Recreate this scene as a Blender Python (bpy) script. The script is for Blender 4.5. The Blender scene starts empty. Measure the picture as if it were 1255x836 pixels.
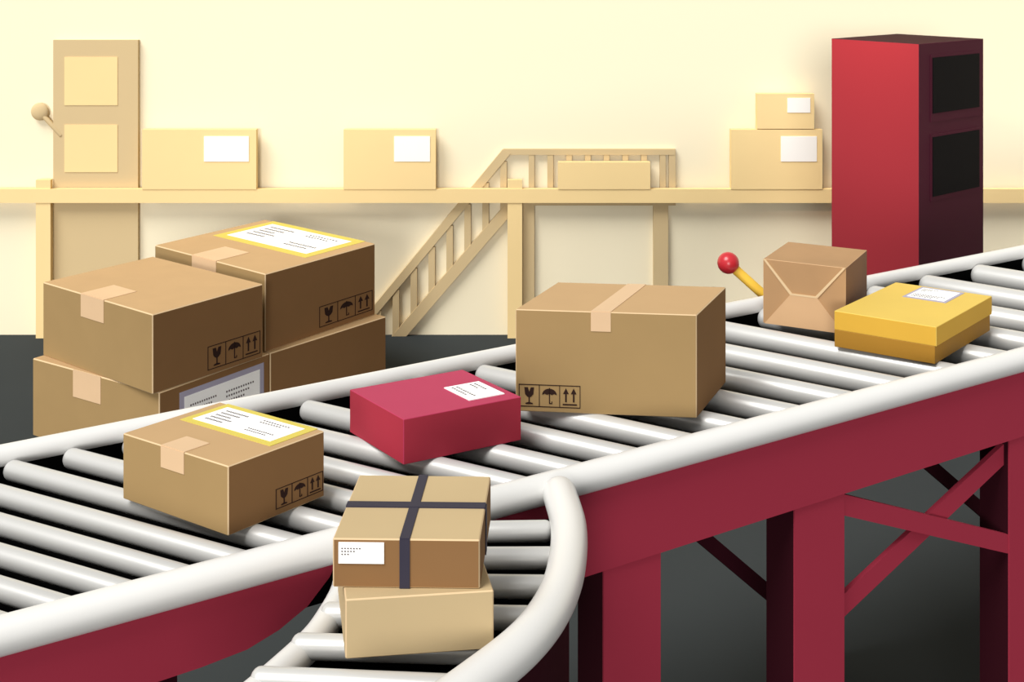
import bpy, bmesh, math, random
from mathutils import Vector, Matrix
random.seed(3)
sc = bpy.context.scene
sc.view_settings.view_transform = 'Standard'
sc.view_settings.look = 'None'

# ------------------------------------------------------------------ materials
def lin(hexs, div=1.0):
    h = hexs.lstrip('#')
    o = []
    for i in (0, 2, 4):
        c = int(h[i:i+2], 16) / 255
        c = c / 12.92 if c <= .04045 else ((c + .055) / 1.055) ** 2.4
        o.append(min(.95, c / div))
    return tuple(o)

def mat(name, col, rough=.7, spec=.2, metal=0, var=.03, scale=6, bump=0):
    if isinstance(col, str): col = lin(col)
    m = bpy.data.materials.new(name); m.use_nodes = True
    nt = m.node_tree; b = nt.nodes['Principled BSDF']
    b.inputs['Roughness'].default_value = rough
    b.inputs['Metallic'].default_value = metal
    b.inputs['Specular IOR Level'].default_value = spec
    tc = nt.nodes.new('ShaderNodeTexCoord')
    n = nt.nodes.new('ShaderNodeTexNoise'); n.inputs['Scale'].default_value = scale
    n.inputs['Detail'].default_value = 3
    nt.links.new(tc.outputs['Object'], n.inputs['Vector'])
    r = nt.nodes.new('ShaderNodeValToRGB')
    r.color_ramp.elements[0].position = .3; r.color_ramp.elements[1].position = .7
    r.color_ramp.elements[0].color = tuple(c * (1 - var) for c in col) + (1,)
    r.color_ramp.elements[1].color = tuple(min(1, c * (1 + var)) for c in col) + (1,)
    nt.links.new(n.outputs['Fac'], r.inputs['Fac'])
    nt.links.new(r.outputs['Color'], b.inputs['Base Color'])
    return m

M = {}
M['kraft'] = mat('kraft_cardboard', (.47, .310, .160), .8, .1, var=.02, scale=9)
M['kraft_half_shaded'] = mat('kraft_cardboard_half_shaded', (.32, .212, .093), .8, .1, var=.02, scale=9)  # same kraft board, darkened for left faces: shade put into the colour
M['kraft_shaded'] = mat('kraft_cardboard_shaded', (.23, .122, .050), .8, .1, var=.02, scale=9)  # same kraft board, darkest copy: painted shade for right-hand faces
M['edge'] = mat('cardboard_edge_highlight', (.60, .44, .26), .8, .1)  # light rim along edges and folds, a highlight painted as colour
M['tape'] = mat('packing_tape', (.62, .43, .26), .5, .2)
M['ink'] = mat('dark_ink', (.03, .015, .012), .8, .05)
M['yellow_sticker'] = mat('yellow_sticker', (.60, .50, .10), .6, .1)
M['grey_sticker'] = mat('grey_sticker', (.38, .36, .46), .6, .1)
M['paper'] = mat('white_paper', (.93, .93, .92), .7, .1, var=.01)
M['paper_bg'] = mat('faded_paper', (.95, .93, .88), .8, .1, var=.01)
M['text'] = mat('grey_print', (.12, .10, .10), .8, .05)
M['pink_top'] = mat('pink_card', (.41, .038, .095), .6, .15)
M['pink_side'] = mat('crimson_card', (.37, .029, .052), .6, .15)
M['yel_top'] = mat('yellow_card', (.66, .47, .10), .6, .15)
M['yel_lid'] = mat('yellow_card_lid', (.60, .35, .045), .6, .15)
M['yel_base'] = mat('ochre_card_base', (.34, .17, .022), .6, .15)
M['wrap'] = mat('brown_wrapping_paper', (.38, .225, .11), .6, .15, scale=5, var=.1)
M['wrap_shaded'] = mat('brown_wrapping_paper_shaded', (.20, .10, .048), .6, .15, scale=5, var=.1)  # same wrapping paper with the right face's shade painted in
M['wrap_fold'] = mat('wrapping_paper_fold', (.52, .33, .18), .6, .15)
M['ribbon'] = mat('dark_strapping', (.03, .027, .045), .6, .2)
M['pale'] = mat('pale_cardboard', (.48, .365, .205), .8, .1, scale=4)
M['roller'] = mat('brushed_white_roller', (.58, .58, .565), .33, .4, metal=.25, var=.01)
M['rail'] = mat('white_tube', (.70, .70, .685), .33, .4, metal=.05, var=.01)
M['tray'] = mat('black_tray', (.003, .003, .003), .95, .0)
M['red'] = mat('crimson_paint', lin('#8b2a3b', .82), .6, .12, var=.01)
M['maroon'] = mat('maroon_paint_and_leg_shade', lin('#4a1825', 2.3), .7, .06, var=.01)  # paints the shade on front-leg sides; also colours plain maroon parts
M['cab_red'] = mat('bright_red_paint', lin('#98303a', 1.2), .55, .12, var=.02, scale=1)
M['cab_shaded'] = mat('red_cabinet_shaded_face', lin('#451b28', .80), .6, .1, var=.01)  # cabinet's right side, its shade baked into a darker red
M['glass'] = mat('black_window', lin('#1a181a', 1.5), .6, .06, var=.01)
M['wall'] = mat('cream_wall', (.91, .82, .60), .95, 0, var=.003, scale=.5)
M['floor'] = mat('charcoal_floor', lin('#343839', .9), .9, .05, var=.02, scale=2)
M['tan'] = mat('tan_paint', (.62, .475, .265), .9, .02, var=.006)
M['lo'] = mat('light_orange_paint', (.87, .655, .325), .9, .02, var=.006)
M['lever_y'] = mat('yellow_lever', (.80, .50, .06), .5, .2)
M['lever_r'] = mat('red_knob', (.48, .02, .03), .3, .5)

# ------------------------------------------------------------------ helpers
def empty(name, loc=(0, 0, 0)):
    e = bpy.data.objects.new(name, None); e.empty_display_size = .1
    e.location = loc; sc.collection.objects.link(e); return e

def mk(name, verts, faces, mats, parent=None, midx=None, smooth=False):
    off = Vector(parent.location) if parent else Vector((0, 0, 0))
    me = bpy.data.meshes.new(name)
    me.from_pydata([Vector(v) - off for v in verts], [], faces)
    if not isinstance(mats, (list, tuple)): mats = [mats]
    for m in mats: me.materials.append(m)
    if midx:
        for p, i in zip(me.polygons, midx): p.material_index = i
    if smooth:
        for p in me.polygons: p.use_smooth = True
    me.update()
    o = bpy.data.objects.new(name, me); sc.collection.objects.link(o)
    if parent: o.parent = parent
    return o

def fixn(o):
    bm = bmesh.new(); bm.from_mesh(o.data)
    bmesh.ops.recalc_face_normals(bm, faces=bm.faces)
    bm.to_mesh(o.data); bm.free()

class Acc:
    """accumulates many little solids/quads into one mesh"""
    def __init__(s): s.v = []; s.f = []
    def poly(s, pts):
        b = len(s.v); s.v += [Vector(p) for p in pts]; s.f.append([b+i for i in range(len(pts))])
    def box(s, x0, x1, y0, y1, z0, z1):
        s.solid([(x0, y0, z0), (x1, y0, z0), (x1, y0, z1), (x0, y0, z1)], (0, y1-y0, 0))
    def solid(s, pts, d):
        n = len(pts); b = len(s.v); d = Vector(d)
        s.v += [Vector(p) for p in pts] + [Vector(p)+d for p in pts]
        s.f += [[b+i for i in range(n)], [b+i for i in range(2*n-1, n-1, -1)]]
        s.f += [[b+i, b+(i+1) % n, b+n+(i+1) % n, b+n+i] for i in range(n)]
    def out(s, name, m, parent=None, fix=True, smooth=False):
        o = mk(name, s.v, s.f, m, parent, smooth=smooth)
        if fix: fixn(o)
        return o

def tube_into(acc, path, r, seg=20, round_cap=True):
    path = [Vector(p) for p in path]
    rings = []
    n = len(path)
    def tangent(i):
        if i == 0: return (path[1]-path[0]).normalized()
        if i == n-1: return (path[-1]-path[-2]).normalized()
        return ((path[i+1]-path[i]).normalized()+(path[i]-path[i-1]).normalized()).normalized()
    t0, t1 = tangent(0), tangent(n-1)
    if round_cap:
        for k in range(0, 5):
            a = math.pi/2*k/5
            rings.append((path[0]-t0*r*math.cos(a)*.8, t0, max(r*math.sin(a), r*.02)))
    for i in range(n): rings.append((path[i], tangent(i), r))
    if round_cap:
        for k in range(4, -1, -1):
            a = math.pi/2*k/5
            rings.append((path[-1]+t1*r*math.cos(a)*.8, t1, max(r*math.sin(a), r*.02)))
    b = len(acc.v)
    for c, t, rr in rings:
        up = Vector((0, 0, 1)) if abs(t.z) < .95 else Vector((1, 0, 0))
        sx = t.cross(up).normalized(); sy = sx.cross(t).normalized()
        for k in range(seg):
            a = 2*math.pi*k/seg
            acc.v.append(c + sx*rr*math.cos(a) + sy*rr*math.sin(a))
    for i in range(len(rings)-1):
        for k in range(seg):
            k2 = (k+1) % seg
            acc.f.append([b+i*seg+k, b+i*seg+k2, b+(i+1)*seg+k2, b+(i+1)*seg+k])
    acc.f.append([b+k for k in range(seg)][::-1])
    acc.f.append([b+(len(rings)-1)*seg+k for k in range(seg)])

def smoothpath(pts, n=8):
    pts = [Vector(p) for p in pts]; out = []
    P = [2*pts[0]-pts[1]] + pts + [2*pts[-1]-pts[-2]]
    for i in range(1, len(P)-2):
        for k in range(n):
            t = k/n; a, b, c, d = P[i-1], P[i], P[i+1], P[i+2]
            out.append(.5*((2*b)+(c-a)*t+(2*a-5*b+4*c-d)*t*t+(3*b-a-3*c+d)*t**3))
    out.append(pts[-1]); return out

# ------------------------------------------------------------------ carton builder
class Carton:
    """N = nearest vertical edge, ex runs along the left-hand face, ey along the right-hand one"""
    def __init__(s, name, N, th, a, b, h, z0, rack=0, mats=None, bev=.0018):
        s.a, s.b, s.h, s.z0 = a, b, h, z0
        t = math.radians(th); t2 = math.radians(th+rack)
        s.ex = Vector((math.cos(t), math.sin(t), 0)); s.ey = Vector((-math.sin(t2), math.cos(t2), 0))
        s.N = Vector((N[0], N[1], z0)); s.L = s.N - s.ex*a
        c = s.L + s.ex*a/2 + s.ey*b/2
        s.e = empty(name, c)
        mats = mats or [M['kraft'], M['kraft_half_shaded'], M['kraft_shaded'], M['edge']]   # top,left,right,edge
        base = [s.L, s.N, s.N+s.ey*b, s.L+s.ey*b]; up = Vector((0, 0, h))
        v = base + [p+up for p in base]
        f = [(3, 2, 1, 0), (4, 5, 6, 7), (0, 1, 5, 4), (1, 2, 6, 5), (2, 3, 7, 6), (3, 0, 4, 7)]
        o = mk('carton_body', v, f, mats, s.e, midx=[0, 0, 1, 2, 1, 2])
        bm = bmesh.new(); bm.from_mesh(o.data)
        bmesh.ops.bevel(bm, geom=bm.edges[:], offset=bev, segments=1, affect='EDGES', material=3)
        bm.to_mesh(o.data); bm.free()
        s.acc = {}
    def P(s, face, u, v, off=.0008):
        if face == 'L': return s.L + s.ex*s.a*u + Vector((0, 0, s.h*v)) + s.ex.cross(Vector((0, 0, 1)))*off
        if face == 'R': return s.N + s.ey*s.b*u + Vector((0, 0, s.h*v)) + s.ey.cross(Vector((0, 0, 1)))*off
        return s.L + s.ex*s.a*u + s.ey*s.b*v + Vector((0, 0, s.h+off))
    def nrm(s, face):
        return {'L': s.ex.cross(Vector((0, 0, 1))), 'R': s.ey.cross(Vector((0, 0, 1))), 'T': Vector((0, 0, 1))}[face]
    def A(s, part, m):
        if part not in s.acc: s.acc[part] = (Acc(), m)
        return s.acc[part][0]
    def quad(s, part, m, face, u0, v0, u1, v1, off=.0008):
        s.A(part, m).solid([s.P(face, u0, v0, 0), s.P(face, u1, v0, 0), s.P(face, u1, v1, 0), s.P(face, u0, v1, 0)], s.nrm(face)*off)
    def shape(s, part, m, face, pts, off=.0008):
        s.A(part, m).solid([s.P(face, u, v, 0) for u, v in pts], s.nrm(face)*off)
    def icons(s, face, u0, v0, u1, v1, n=3):
        m = M['ink']; w = (u1-u0)/n
        def q(a, b, c, d): s.quad('handling_symbols', m, face, a, b, c, d)
        lw = .035*w; lv = .035*(v1-v0)
        q(u0, v0, u1, v0+lv); q(u0, v1-lv, u1, v1)
        for i in range(n+1):
            x = u0+i*w; q(x-lw/2, v0, x+lw/2, v1)
        def S(i, pts):
            s.shape('handling_symbols', m, face, [(u0+(i+x)*w, v0+y*(v1-v0)) for x, y in pts])
        S(0, [(.26, .86), (.30, .55), (.40, .45), (.47, .42), (.47, .2), (.32, .16), (.32, .11), (.68, .11), (.68, .16), (.53, .2), (.53, .42), (.60, .45), (.70, .55), (.74, .86), (.58, .86), (.50, .66), (.44, .86)])
        dome = [(.5+.36*math.cos(a), .55+.28*math.sin(a)) for a in [math.pi*k/10 for k in range(11)]]
        S(1, dome+[(.26, .60), (.38, .55), (.5, .60), (.62, .55), (.74, .60)])
        S(1, [(.475, .86), (.475, .2), (.525, .2), (.525, .86)])
        S(1, [(.475, .22), (.475, .15), (.64, .15), (.64, .26), (.60, .26), (.60, .19), (.525, .19), (.525, .22)])
        for dx in (0, .38):
            S(2, [(.27+dx, .26), (.27+dx, .62), (.17+dx, .62), (.31+dx, .88), (.45+dx, .62), (.35+dx, .62), (.35+dx, .26)])
        S(2, [(.15, .12), (.15, .18), (.85, .18), (.85, .12)])
    def text(s, face, u0, v0, u1, v1, rows, cols, off=.0024):
        a = s.A('printed_text', M['text'])
        du = (u1-u0)/cols; dv = (v1-v0)/rows
        for r in range(rows):
            L = cols - (r*2) % 5
            for c in range(L):
                x = u0+c*du; y = v1-(r+1)*dv
                a.poly([s.P(face, x, y, off), s.P(face, x+du*.55, y, off), s.P(face, x+du*.55, y+dv*.4, off), s.P(face, x, y+dv*.4, off)])
    def label(s, face, u0, v0, u1, v1, border=None, bu=.04, bv=.05):
        if border:
            s.quad('label_border', border, face, u0-bu, v0-bv, u1+bu, v1+bv, .0010)
        s.quad('address_label', M['paper'], face, u0, v0, u1, v1, .0018)
    def done(s):
        for k, (a, m) in s.acc.items(): a.out(k, m, s.e, fix=(k != 'printed_text'))

# ------------------------------------------------------------------ room
H = 2.05; ZB = 1.05
o = mk('floor', [(-9, -.5, 0), (9, -.5, 0), (9, 6.93, 0), (-9, 6.93, 0), (-9, -.5, -.1), (9, -.5, -.1), (9, 6.93, -.1), (-9, 6.93, -.1)],
       [(0, 1, 2, 3), (7, 6, 5, 4), (0, 4, 5, 1), (1, 5, 6, 2), (2, 6, 7, 3), (3, 7, 4, 0)], M['floor'])
a = Acc(); a.box(-9, 9, 6.93, 7.03, -.1, 4.2); a.out('wall_back', M['wall'])

# ------------------------------------------------------------------ background line (elevation drawing -> metres)
def el(x, y, k): return ((x-627.5)*k, H-(y+63)*k)
KC = 6.855/1600; KW = 6.90/1600
def bgbox(acc, x0, y0, x1, y1, Y0, Y1, k):
    X0, Z1 = el(x0, y0, k); X1, Z0 = el(x1, y1, k)
    acc.box(X0, X1, Y0, Y1, max(0, Z0), Z1)

e = empty('background_conveyor', (0, 6.88, 0))
a = Acc(); bgbox(a, -500, 232, 1900, 249, 6.86, 6.895, KC); a.out('belt_beam', M['lo'], e)
a = Acc()
for x in (43, 622, 1330, -420):
    X0, Z1 = el(x, 221, KC); a.box(X0, X0+18*KC, 6.865, 6.898, 0, Z1)
a.out('posts', M['lo'], e)
zc = el(0, 232, KC)[1]
def bgcarton(x0, y0, x1, y1, lab):
    X0, Z1 = el(x0, y0+1, KC); X1, Z0 = el(x1, y1, KC)
    if y1 > 225: Z0 = zc
    e = empty('shipping_carton', ((X0+X1)/2, 6.875, Z0))
    a = Acc(); a.box(X0, X1, 6.856, 6.898, Z0, Z1); a.out('carton_body', M['lo'], e)
    if lab:
        l = Acc(); U0, V1 = el(lab[0], lab[1], KC); U1, V0 = el(lab[2], lab[3], KC)
        l.box(U0, U1, 6.853, 6.856, V0, V1); l.out('address_label', M['paper_bg'], e)
bgcarton(174, 158, 314, 233, (250, 167, 305, 198))
bgcarton(421, 158, 534, 233, (483, 167, 527, 198))
bgcarton(684, 198, 797, 233, None)
bgcarton(896, 158, 1008, 233, (957, 167, 1001, 198))
bgcarton(928, 114, 998, 158, (965, 120, 993, 138))

# tan control cabinet against the wall
e = empty('control_cabinet', (el(117, 0, KW)[0], 6.915, 0))
X0, Z1 = el(65, 49, KW); X1, _ = el(169, 0, KW)
a = Acc(); a.box(X0, X1, 6.902, 6.93, 0, Z1); a.out('cabinet_body', M['tan'], e)
a = Acc()
for y0, y1 in ((70, 129), (153, 211)): bgbox(a, 79, y0, 144, y1, 6.899, 6.902, KW)
a.out('window_panels', M['lo'], e)
a = Acc(); p0 = el(74, 166, KW); p1 = el(48, 137, KW)
tube_into(a, [(p0[0], 6.91, p0[1]), (p1[0], 6.91, p1[1])], .013); a.out('lever_arm', M['tan'], e, smooth=True)
bm = bmesh.new(); bmesh.ops.create_uvsphere(bm, u_segments=24, v_segments=16, radius=.047)
bmesh.ops.scale(bm, vec=(1, .4, 1), verts=bm.verts)
me = bpy.data.meshes.new('lever_knob'); bm.to_mesh(me); bm.free(); me.materials.append(M['tan'])
for p in me.polygons: p.use_smooth = True
o = bpy.data.objects.new('lever_knob', me); sc.collection.objects.link(o); o.parent = e
o.location = Vector((p1[0], 6.91, p1[1])) - e.location

# stairs with railing and raised platform
e = empty('staircase_platform', (el(650, 0, KW)[0], 6.915, 0))
a = Acc()
def sp(pts, y=6.902, t=.027):
    a.solid([(el(px, py, KW)[0], y, max(0, el(px, py, KW)[1])) for px, py in pts], (0, t, 0))
def sr(x0, y0, x1, y1, **k): sp([(x0, y0), (x1, y0), (x1, y1), (x0, y1)], **k)
sr(617, 183, 828, 190)                      # top handrail
sr(820, 184, 828, 251, y=6.904, t=.024); sr(620, 245, 828, 252, y=6.901)
sr(640, 251, 655, 415); sr(801, 251, 819, 415)
sp([(616, 183.5), (626, 188), (461, 386), (449, 386)], y=6.9)      # sloped handrail
sp([(622, 248), (622, 268), (498, 415), (480, 415)], y=6.9)        # stringer
for x in range(648, 815, 23): sr(x, 189, x+7, 246, y=6.904, t=.022)
for x in range(613, 450, -22):
    yt = 190 + (620-x)*1.19; yb = 252 + (622-x)*1.17
    sr(x, yt, x+8, min(yb, 414), y=6.904, t=.022)
a.out('railing_and_frame', M['tan'], e)
a = Acc()
for i in range(8):
    x = 612-i*16; y = 266+i*18.8
    X, Z = el(x, y, KW); a.box(X-.02, X+.02, 6.905, 6.9295, Z-.008, Z)
a.out('treads', M['tan'], e)

# ------------------------------------------------------------------ red scanner cabinet
c = Carton('red_machine_cabinet', (1.683, 5.4), -50, .435, .4995, 1.655, 0, mats=[M['maroon'], M['cab_red'], M['cab_shaded'], M['cab_shaded']], bev=.001)
c.quad('window_frames', M['cab_shaded'], 'R', .17, .80, .92, .97, .004)
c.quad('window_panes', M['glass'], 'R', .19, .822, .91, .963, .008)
c.quad('window_frames', M['cab_shaded'], 'R', .17, .60, .92, .77, .004)
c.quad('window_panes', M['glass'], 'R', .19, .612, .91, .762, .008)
c.done()

# ------------------------------------------------------------------ main conveyor
ang = math.radians(32.75)
U = Vector((math.cos(ang), math.sin(ang), 0)); Nn = Vector((-math.sin(ang), math.cos(ang), 0))
def W(s, off, z): return U*s + Nn*off + Vector((0, 0, z))
S0, S1 = -.35, 4.9
conv = empty('roller_conveyor', W(2.2, 2.35, 0))
a = Acc(); s = -.35
while s < 4.75:
    p = max(.1, .085+.05*s); r = .0198+.10*(p-.112)
    phi = math.radians(152 - 14*(s-.5)/3.2); d = Vector((math.cos(phi), math.sin(phi), 0))
    r = max(r, .0188)
    b = W(s, 2.672, ZB-r); L = (2.672-2.012-r)/d.dot(Nn)
    tube_into(a, [b, b-d*L], r, 28)
    s += p
a.out('rollers', M['roller'], conv, smooth=True)
a = Acc()
tube_into(a, [W(S0, 2.0, ZB), W(S1, 2.0, ZB)], .028, 32)
tube_into(a, [W(S0, 2.715, ZB-.005), W(S1, 2.715, ZB-.005)], .024, 32)
a.out('side_rails', M['rail'], conv, smooth=True)
a = Acc(); a.solid([W(S0, 2.009, ZB-.085), W(S1, 2.009, ZB-.085), W(S1, 2.699, ZB-.085), W(S0, 2.699, ZB-.085)], (0, 0, -.01))
for off in (2.009, 2.694):
    a.solid([W(S0, off, ZB-.088), W(S1, off, ZB-.088), W(S1, off, ZB-.004), W(S0, off, ZB-.004)], Nn*.005)
a.out('drip_tray', M['tray'], conv)
a = Acc()
def fas(pts, off=1.99, t=.018): a.solid([W(s, off, z) for s, z in pts], Nn*t)
fas([(S0, 1.035), (S0, .88), (.45, .905), (.623, .918), (.70, .92), (.775, .926), (.83, .942), (.88, .967), (.92, 1.005), (.935, 1.035)])
fas([(.935, 1.035), (.935, .95), (1.42, .95), (1.42, 1.035)])
fas([(1.42, 1.035), (1.42, .868), (S1, .868), (S1, 1.035)])
fas([(S0, 1.03), (S0, .868), (S1, .868), (S1, 1.03)], 2.70)
a.out('side_panels', M['red'], conv)
legs = Acc(); inner = Acc()
for s0, s1 in ((.1, .24), (1.491, 1.63), (1.993, 2.142), (2.707, 2.86), (3.6, 3.75), (4.6, 4.75)):
    legs.solid([W(s0, 1.995, 0), W(s1, 1.995, 0), W(s1, 1.995, .87), W(s0, 1.995, .87)], Nn*.004)
    inner.solid([W(s0, 1.999, 0), W(s1, 1.999, 0), W(s1, 1.999, .95), W(s0, 1.999, .95)], Nn*.081)
for s0 in (.75, 1.96, 2.62, 3.53, 4.5):
    inner.solid([W(s0, 2.62, 0), W(s0+.12, 2.62, 0), W(s0+.12, 2.62, .95), W(s0, 2.62, .95)], Nn*.07)
def brace(acc, s0, z0, s1, z1, off, w, t=.012):
    acc.solid([W(s0, off, z0-w/2), W(s1, off, z1-w/2), W(s1, off, z1+w/2), W(s0, off, z0+w/2)], Nn*t)
brace(legs, 2.13, .845, 2.72, .61, 1.998, .046); brace(legs, 2.13, .600, 2.72, .832, 1.997+.014, .050)
brace(legs, 2.85, .84, 3.61, .52, 1.998, .046); brace(legs, 2.85, .53, 3.61, .84, 2.011, .05)
brace(inner, 2.06, .70, 2.64, .185, 2.63, .05); brace(inner, 2.72, .865, 3.55, .21, 2.63, .05)
legs.out('front_legs', M['red'], conv); inner.out('inner_frame', M['maroon'], conv)

# ------------------------------------------------------------------ curved branch conveyor
br = empty('curved_roller_conveyor', (-.15, 1.9, 0))
R = smoothpath([(.087, 2.385, ZB+.004), (.0975, 2.244, ZB+.004), (.087, 2.097, ZB+.004), (.0625, 1.98, ZB+.004), (.0205, 1.876, ZB+.004), (-.042, 1.78, ZB+.004), (-.12, 1.68, ZB+.004), (-.23, 1.58, ZB+.004)])
zl = ZB-.030
Lp = smoothpath([(-.268, 2.15, zl), (-.270, 2.08, zl), (-.278, 2.02, zl), (-.293, 1.95, zl), (-.320, 1.88, zl), (-.362, 1.79, zl), (-.42, 1.69, zl), (-.51, 1.57, zl)])
a = Acc(); tube_into(a, R, .031, 32); tube_into(a, Lp, .022, 24); a.out('side_rails', M['rail'], br, smooth=True)
RP = [((-.110, 2.276), (.058, 2.282)), ((-.221, 2.177), (.063, 2.180)), ((-.2735, 2.089), (.063, 2.081)), ((-.279, 1.995), (.050, 1.983)),
      ((-.309, 1.905), (.0206, 1.885)), ((-.350, 1.816), (-.024, 1.792)), ((-.396, 1.733), (-.076, 1.704)), ((-.4365, 1.653), (-.129, 1.619))]
a = Acc()
for p, q in RP: tube_into(a, [(p[0], p[1], ZB-.018), (q[0], q[1], ZB-.018)], .018, 28)
a.out('rollers', M['roller'], br, smooth=True)
tr = [(-.268, 2.165), (-.270, 2.08), (-.278, 2.02), (-.293, 1.95), (-.320, 1.88), (-.362, 1.79), (-.42, 1.69), (-.51, 1.57), (-.23, 1.58), (-.12, 1.68), (-.042, 1.78), (.0205, 1.876), (.0625, 1.98), (.087, 2.097), (.0975, 2.244), (.09, 2.42)]
a = Acc(); a.solid([(x, y, ZB-.05) for x, y in tr], (0, 0, -.01)); a.out('drip_tray', M['tray'], br)
a = Acc()
def skirt(path, top, bot, t):
    for i in range(len(path)-1):
        p, q = path[i], path[i+1]; d = (q-p).normalized().cross(Vector((0, 0, 1)))*t
        a.solid([(p.x, p.y, top), (q.x, q.y, top), (q.x, q.y, bot), (p.x, p.y, bot)], d)
skirt(R[4:], ZB-.01, ZB-.27, .008); skirt(Lp[6:], ZB-.035, ZB-.06, .004)
a.out('skirt_panels', M['maroon'], br)
a = Acc()
for x, y in ((.0, 1.93), (-.28, 2.05), (-.25, 1.62), (-.40, 1.70)): a.box(x-.02, x+.02, y-.02, y+.02, 0, ZB-.06)
a.out('legs', M['maroon'], br)

# ------------------------------------------------------------------ cartons on the conveyor
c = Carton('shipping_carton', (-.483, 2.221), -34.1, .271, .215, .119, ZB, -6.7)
c.quad('tape', M['tape'], 'T', .38, 0, .60, .25, .0012); c.quad('tape', M['tape'], 'L', .38, .68, .60, 1.0, .0012)
c.label('T', .14, .56, .88, .93, M['yellow_sticker'], .06, .07)
c.text('T', .20, .62, .42, .90, 5, 12); c.text('T', .58, .62, .82, .70, 2, 12); c.text('T', .55, .82, .80, .90, 2, 10)
c.icons('R', .48, .10, .98, .40); c.done()

c = Carton('gift_box', (-.210, 2.528), -53.9, .213, .262, .088, ZB, -6.8, mats=[M['pink_top'], M['pink_side'], M['pink_side'], M['pink_top']], bev=.001)
c.label('T', .42, .62, .86, .93); c.text('T', .47, .66, .80, .74, 2, 9); c.text('T', .47, .82, .68, .9, 2, 6)
c.done()

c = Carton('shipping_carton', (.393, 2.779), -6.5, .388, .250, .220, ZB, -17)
c.quad('tape', M['tape'], 'T', .42, 0, .53, 1, .0012); c.quad('tape', M['tape'], 'L', .42, .81, .53, 1.0, .0012)
c.icons('L', .02, .05, .36, .27); c.done()

c = Carton('wrapped_parcel', (.866, 3.387), -27.8, .220, .23, .171, ZB, -.7, mats=[M['wrap'], M['wrap'], M['wrap_shaded'], M['wrap_fold']], bev=.001)
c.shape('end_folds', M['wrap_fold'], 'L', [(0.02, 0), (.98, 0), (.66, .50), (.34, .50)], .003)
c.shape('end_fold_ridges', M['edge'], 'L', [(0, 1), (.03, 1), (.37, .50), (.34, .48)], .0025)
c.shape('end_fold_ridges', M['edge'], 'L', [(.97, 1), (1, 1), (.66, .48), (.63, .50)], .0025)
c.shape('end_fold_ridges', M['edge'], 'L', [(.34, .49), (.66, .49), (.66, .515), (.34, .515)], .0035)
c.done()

# yellow two-part box : base tray + lid
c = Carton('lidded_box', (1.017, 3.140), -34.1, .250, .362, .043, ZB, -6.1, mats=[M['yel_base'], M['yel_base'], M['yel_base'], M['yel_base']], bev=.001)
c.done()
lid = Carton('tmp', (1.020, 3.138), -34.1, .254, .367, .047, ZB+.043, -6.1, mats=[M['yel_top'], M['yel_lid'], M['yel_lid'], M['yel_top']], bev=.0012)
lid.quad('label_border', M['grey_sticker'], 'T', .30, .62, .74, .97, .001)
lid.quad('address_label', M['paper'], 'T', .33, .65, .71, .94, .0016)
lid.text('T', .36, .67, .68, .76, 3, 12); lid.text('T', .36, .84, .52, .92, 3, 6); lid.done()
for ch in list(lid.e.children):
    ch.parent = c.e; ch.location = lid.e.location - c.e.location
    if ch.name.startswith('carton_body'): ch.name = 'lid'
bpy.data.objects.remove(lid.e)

# two cartons on the branch
c = Carton('shipping_carton', (-.026, 1.863), 7.3, .210, .20, .084, ZB, 3.3, mats=[M['pale'], M['pale'], M['pale'], M['edge']]); c.done()
c = Carton('strapped_carton', (-.046, 1.866), -1.4, .211, .226, .070, ZB+.0845, -1.6, mats=[M['pale'], M['kraft_shaded'], M['kraft_shaded'], M['edge']])
b = M['ribbon']
c.quad('strapping', b, 'T', .455, 0, .525, 1, .0016); c.quad('strapping', b, 'T', 0, .46, 1, .54, .0022)
c.quad('strapping', b, 'L', .455, 0, .525, 1.0, .0016); c.quad('strapping', b, 'R', .46, 0, .54, 1.0, .0016)
c.label('L', .04, .50, .35, .93); c.text('L', .06, .68, .20, .86, 3, 7); c.done()

# ------------------------------------------------------------------ big stacked cartons on the floor
h3 = .325
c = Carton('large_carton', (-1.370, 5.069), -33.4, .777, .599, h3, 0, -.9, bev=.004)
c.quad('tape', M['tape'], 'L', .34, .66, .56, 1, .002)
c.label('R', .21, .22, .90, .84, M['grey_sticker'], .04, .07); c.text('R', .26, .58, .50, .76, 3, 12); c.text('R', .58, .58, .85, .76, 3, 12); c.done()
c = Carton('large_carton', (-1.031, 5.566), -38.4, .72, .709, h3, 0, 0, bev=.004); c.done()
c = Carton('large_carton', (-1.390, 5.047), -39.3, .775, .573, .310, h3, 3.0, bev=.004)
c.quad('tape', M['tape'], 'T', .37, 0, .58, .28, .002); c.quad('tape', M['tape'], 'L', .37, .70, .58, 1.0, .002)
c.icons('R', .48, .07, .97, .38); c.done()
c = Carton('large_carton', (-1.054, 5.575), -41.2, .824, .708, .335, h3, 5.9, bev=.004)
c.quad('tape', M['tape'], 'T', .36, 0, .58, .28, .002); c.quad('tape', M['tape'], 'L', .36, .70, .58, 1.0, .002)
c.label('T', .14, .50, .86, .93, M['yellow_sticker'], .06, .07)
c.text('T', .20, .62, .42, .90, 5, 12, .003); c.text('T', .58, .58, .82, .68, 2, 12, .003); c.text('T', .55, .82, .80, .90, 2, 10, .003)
c.icons('R', .47, .08, .97, .36); c.done()

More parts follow.
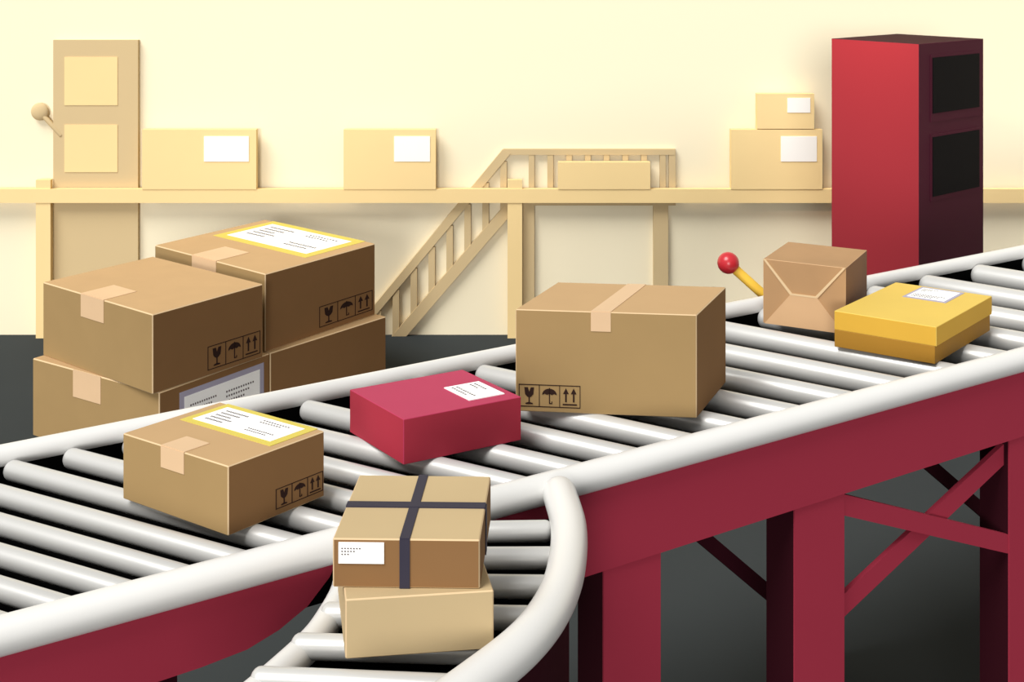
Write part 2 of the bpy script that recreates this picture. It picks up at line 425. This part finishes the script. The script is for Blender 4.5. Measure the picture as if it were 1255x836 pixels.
# ------------------------------------------------------------------ lever behind the conveyor
e = empty('control_lever', (.745, 3.75, 1.0))
a = Acc(); tube_into(a, [(.80, 3.75, .985), (.634, 3.75, 1.135)], .014, 20); a.out('handle', M['lever_y'], e, smooth=True)
bm = bmesh.new(); bmesh.ops.create_uvsphere(bm, u_segments=32, v_segments=20, radius=.031)
me = bpy.data.meshes.new('knob'); bm.to_mesh(me); bm.free(); me.materials.append(M['lever_r'])
for p in me.polygons: p.use_smooth = True
o = bpy.data.objects.new('knob', me); sc.collection.objects.link(o); o.parent = e
o.location = Vector((.621, 3.75, 1.147)) - e.location
a = Acc(); a.box(.77, .83, 3.73, 3.78, .90, 1.0); a.out('bracket', M['maroon'], e)

# ------------------------------------------------------------------ light
w = bpy.data.worlds.new('World'); sc.world = w; w.use_nodes = True
bg = w.node_tree.nodes['Background']; bg.inputs['Color'].default_value = (1, .985, .96, 1); bg.inputs['Strength'].default_value = .42
def sun(name, d, e, ang):
    l = bpy.data.lights.new(name, 'SUN'); l.energy = e; l.angle = math.radians(ang); l.color = (1, .98, .95)
    o = bpy.data.objects.new(name, l); sc.collection.objects.link(o)
    o.rotation_euler = Vector(d).to_track_quat('-Z', 'Y').to_euler()
sun('key_sun', (.42, .40, -.82), 3.6, 30)
sun('front_fill', (.14, 1, -.10), 1.6, 15)
l = bpy.data.lights.new('added_cabinet_spot', 'SPOT'); l.energy = 50; l.spot_size = math.radians(70); l.spot_blend = 1; l.shadow_soft_size = .05; l.color = (1, .60, .40)  # added lamp without a fixture, brightens the top of the red face
o = bpy.data.objects.new('added_cabinet_spot', l); sc.collection.objects.link(o); o.location = (.98, 5.03, 2.2)
o.rotation_euler = (Vector((1.54, 5.57, 1.5))-o.location).to_track_quat('-Z', 'Y').to_euler()

# ------------------------------------------------------------------ camera (level, with lens shift)
cam = bpy.data.cameras.new('camera'); co = bpy.data.objects.new('camera', cam); sc.collection.objects.link(co)
co.location = (0, 0, H); co.rotation_euler = (math.radians(90), 0, 0)
cam.sensor_fit = 'HORIZONTAL'; cam.sensor_width = 36; cam.lens = 36*1600/1255
cam.shift_x = 0; cam.shift_y = -481/1255
cam.clip_start = .05
sc.camera = co
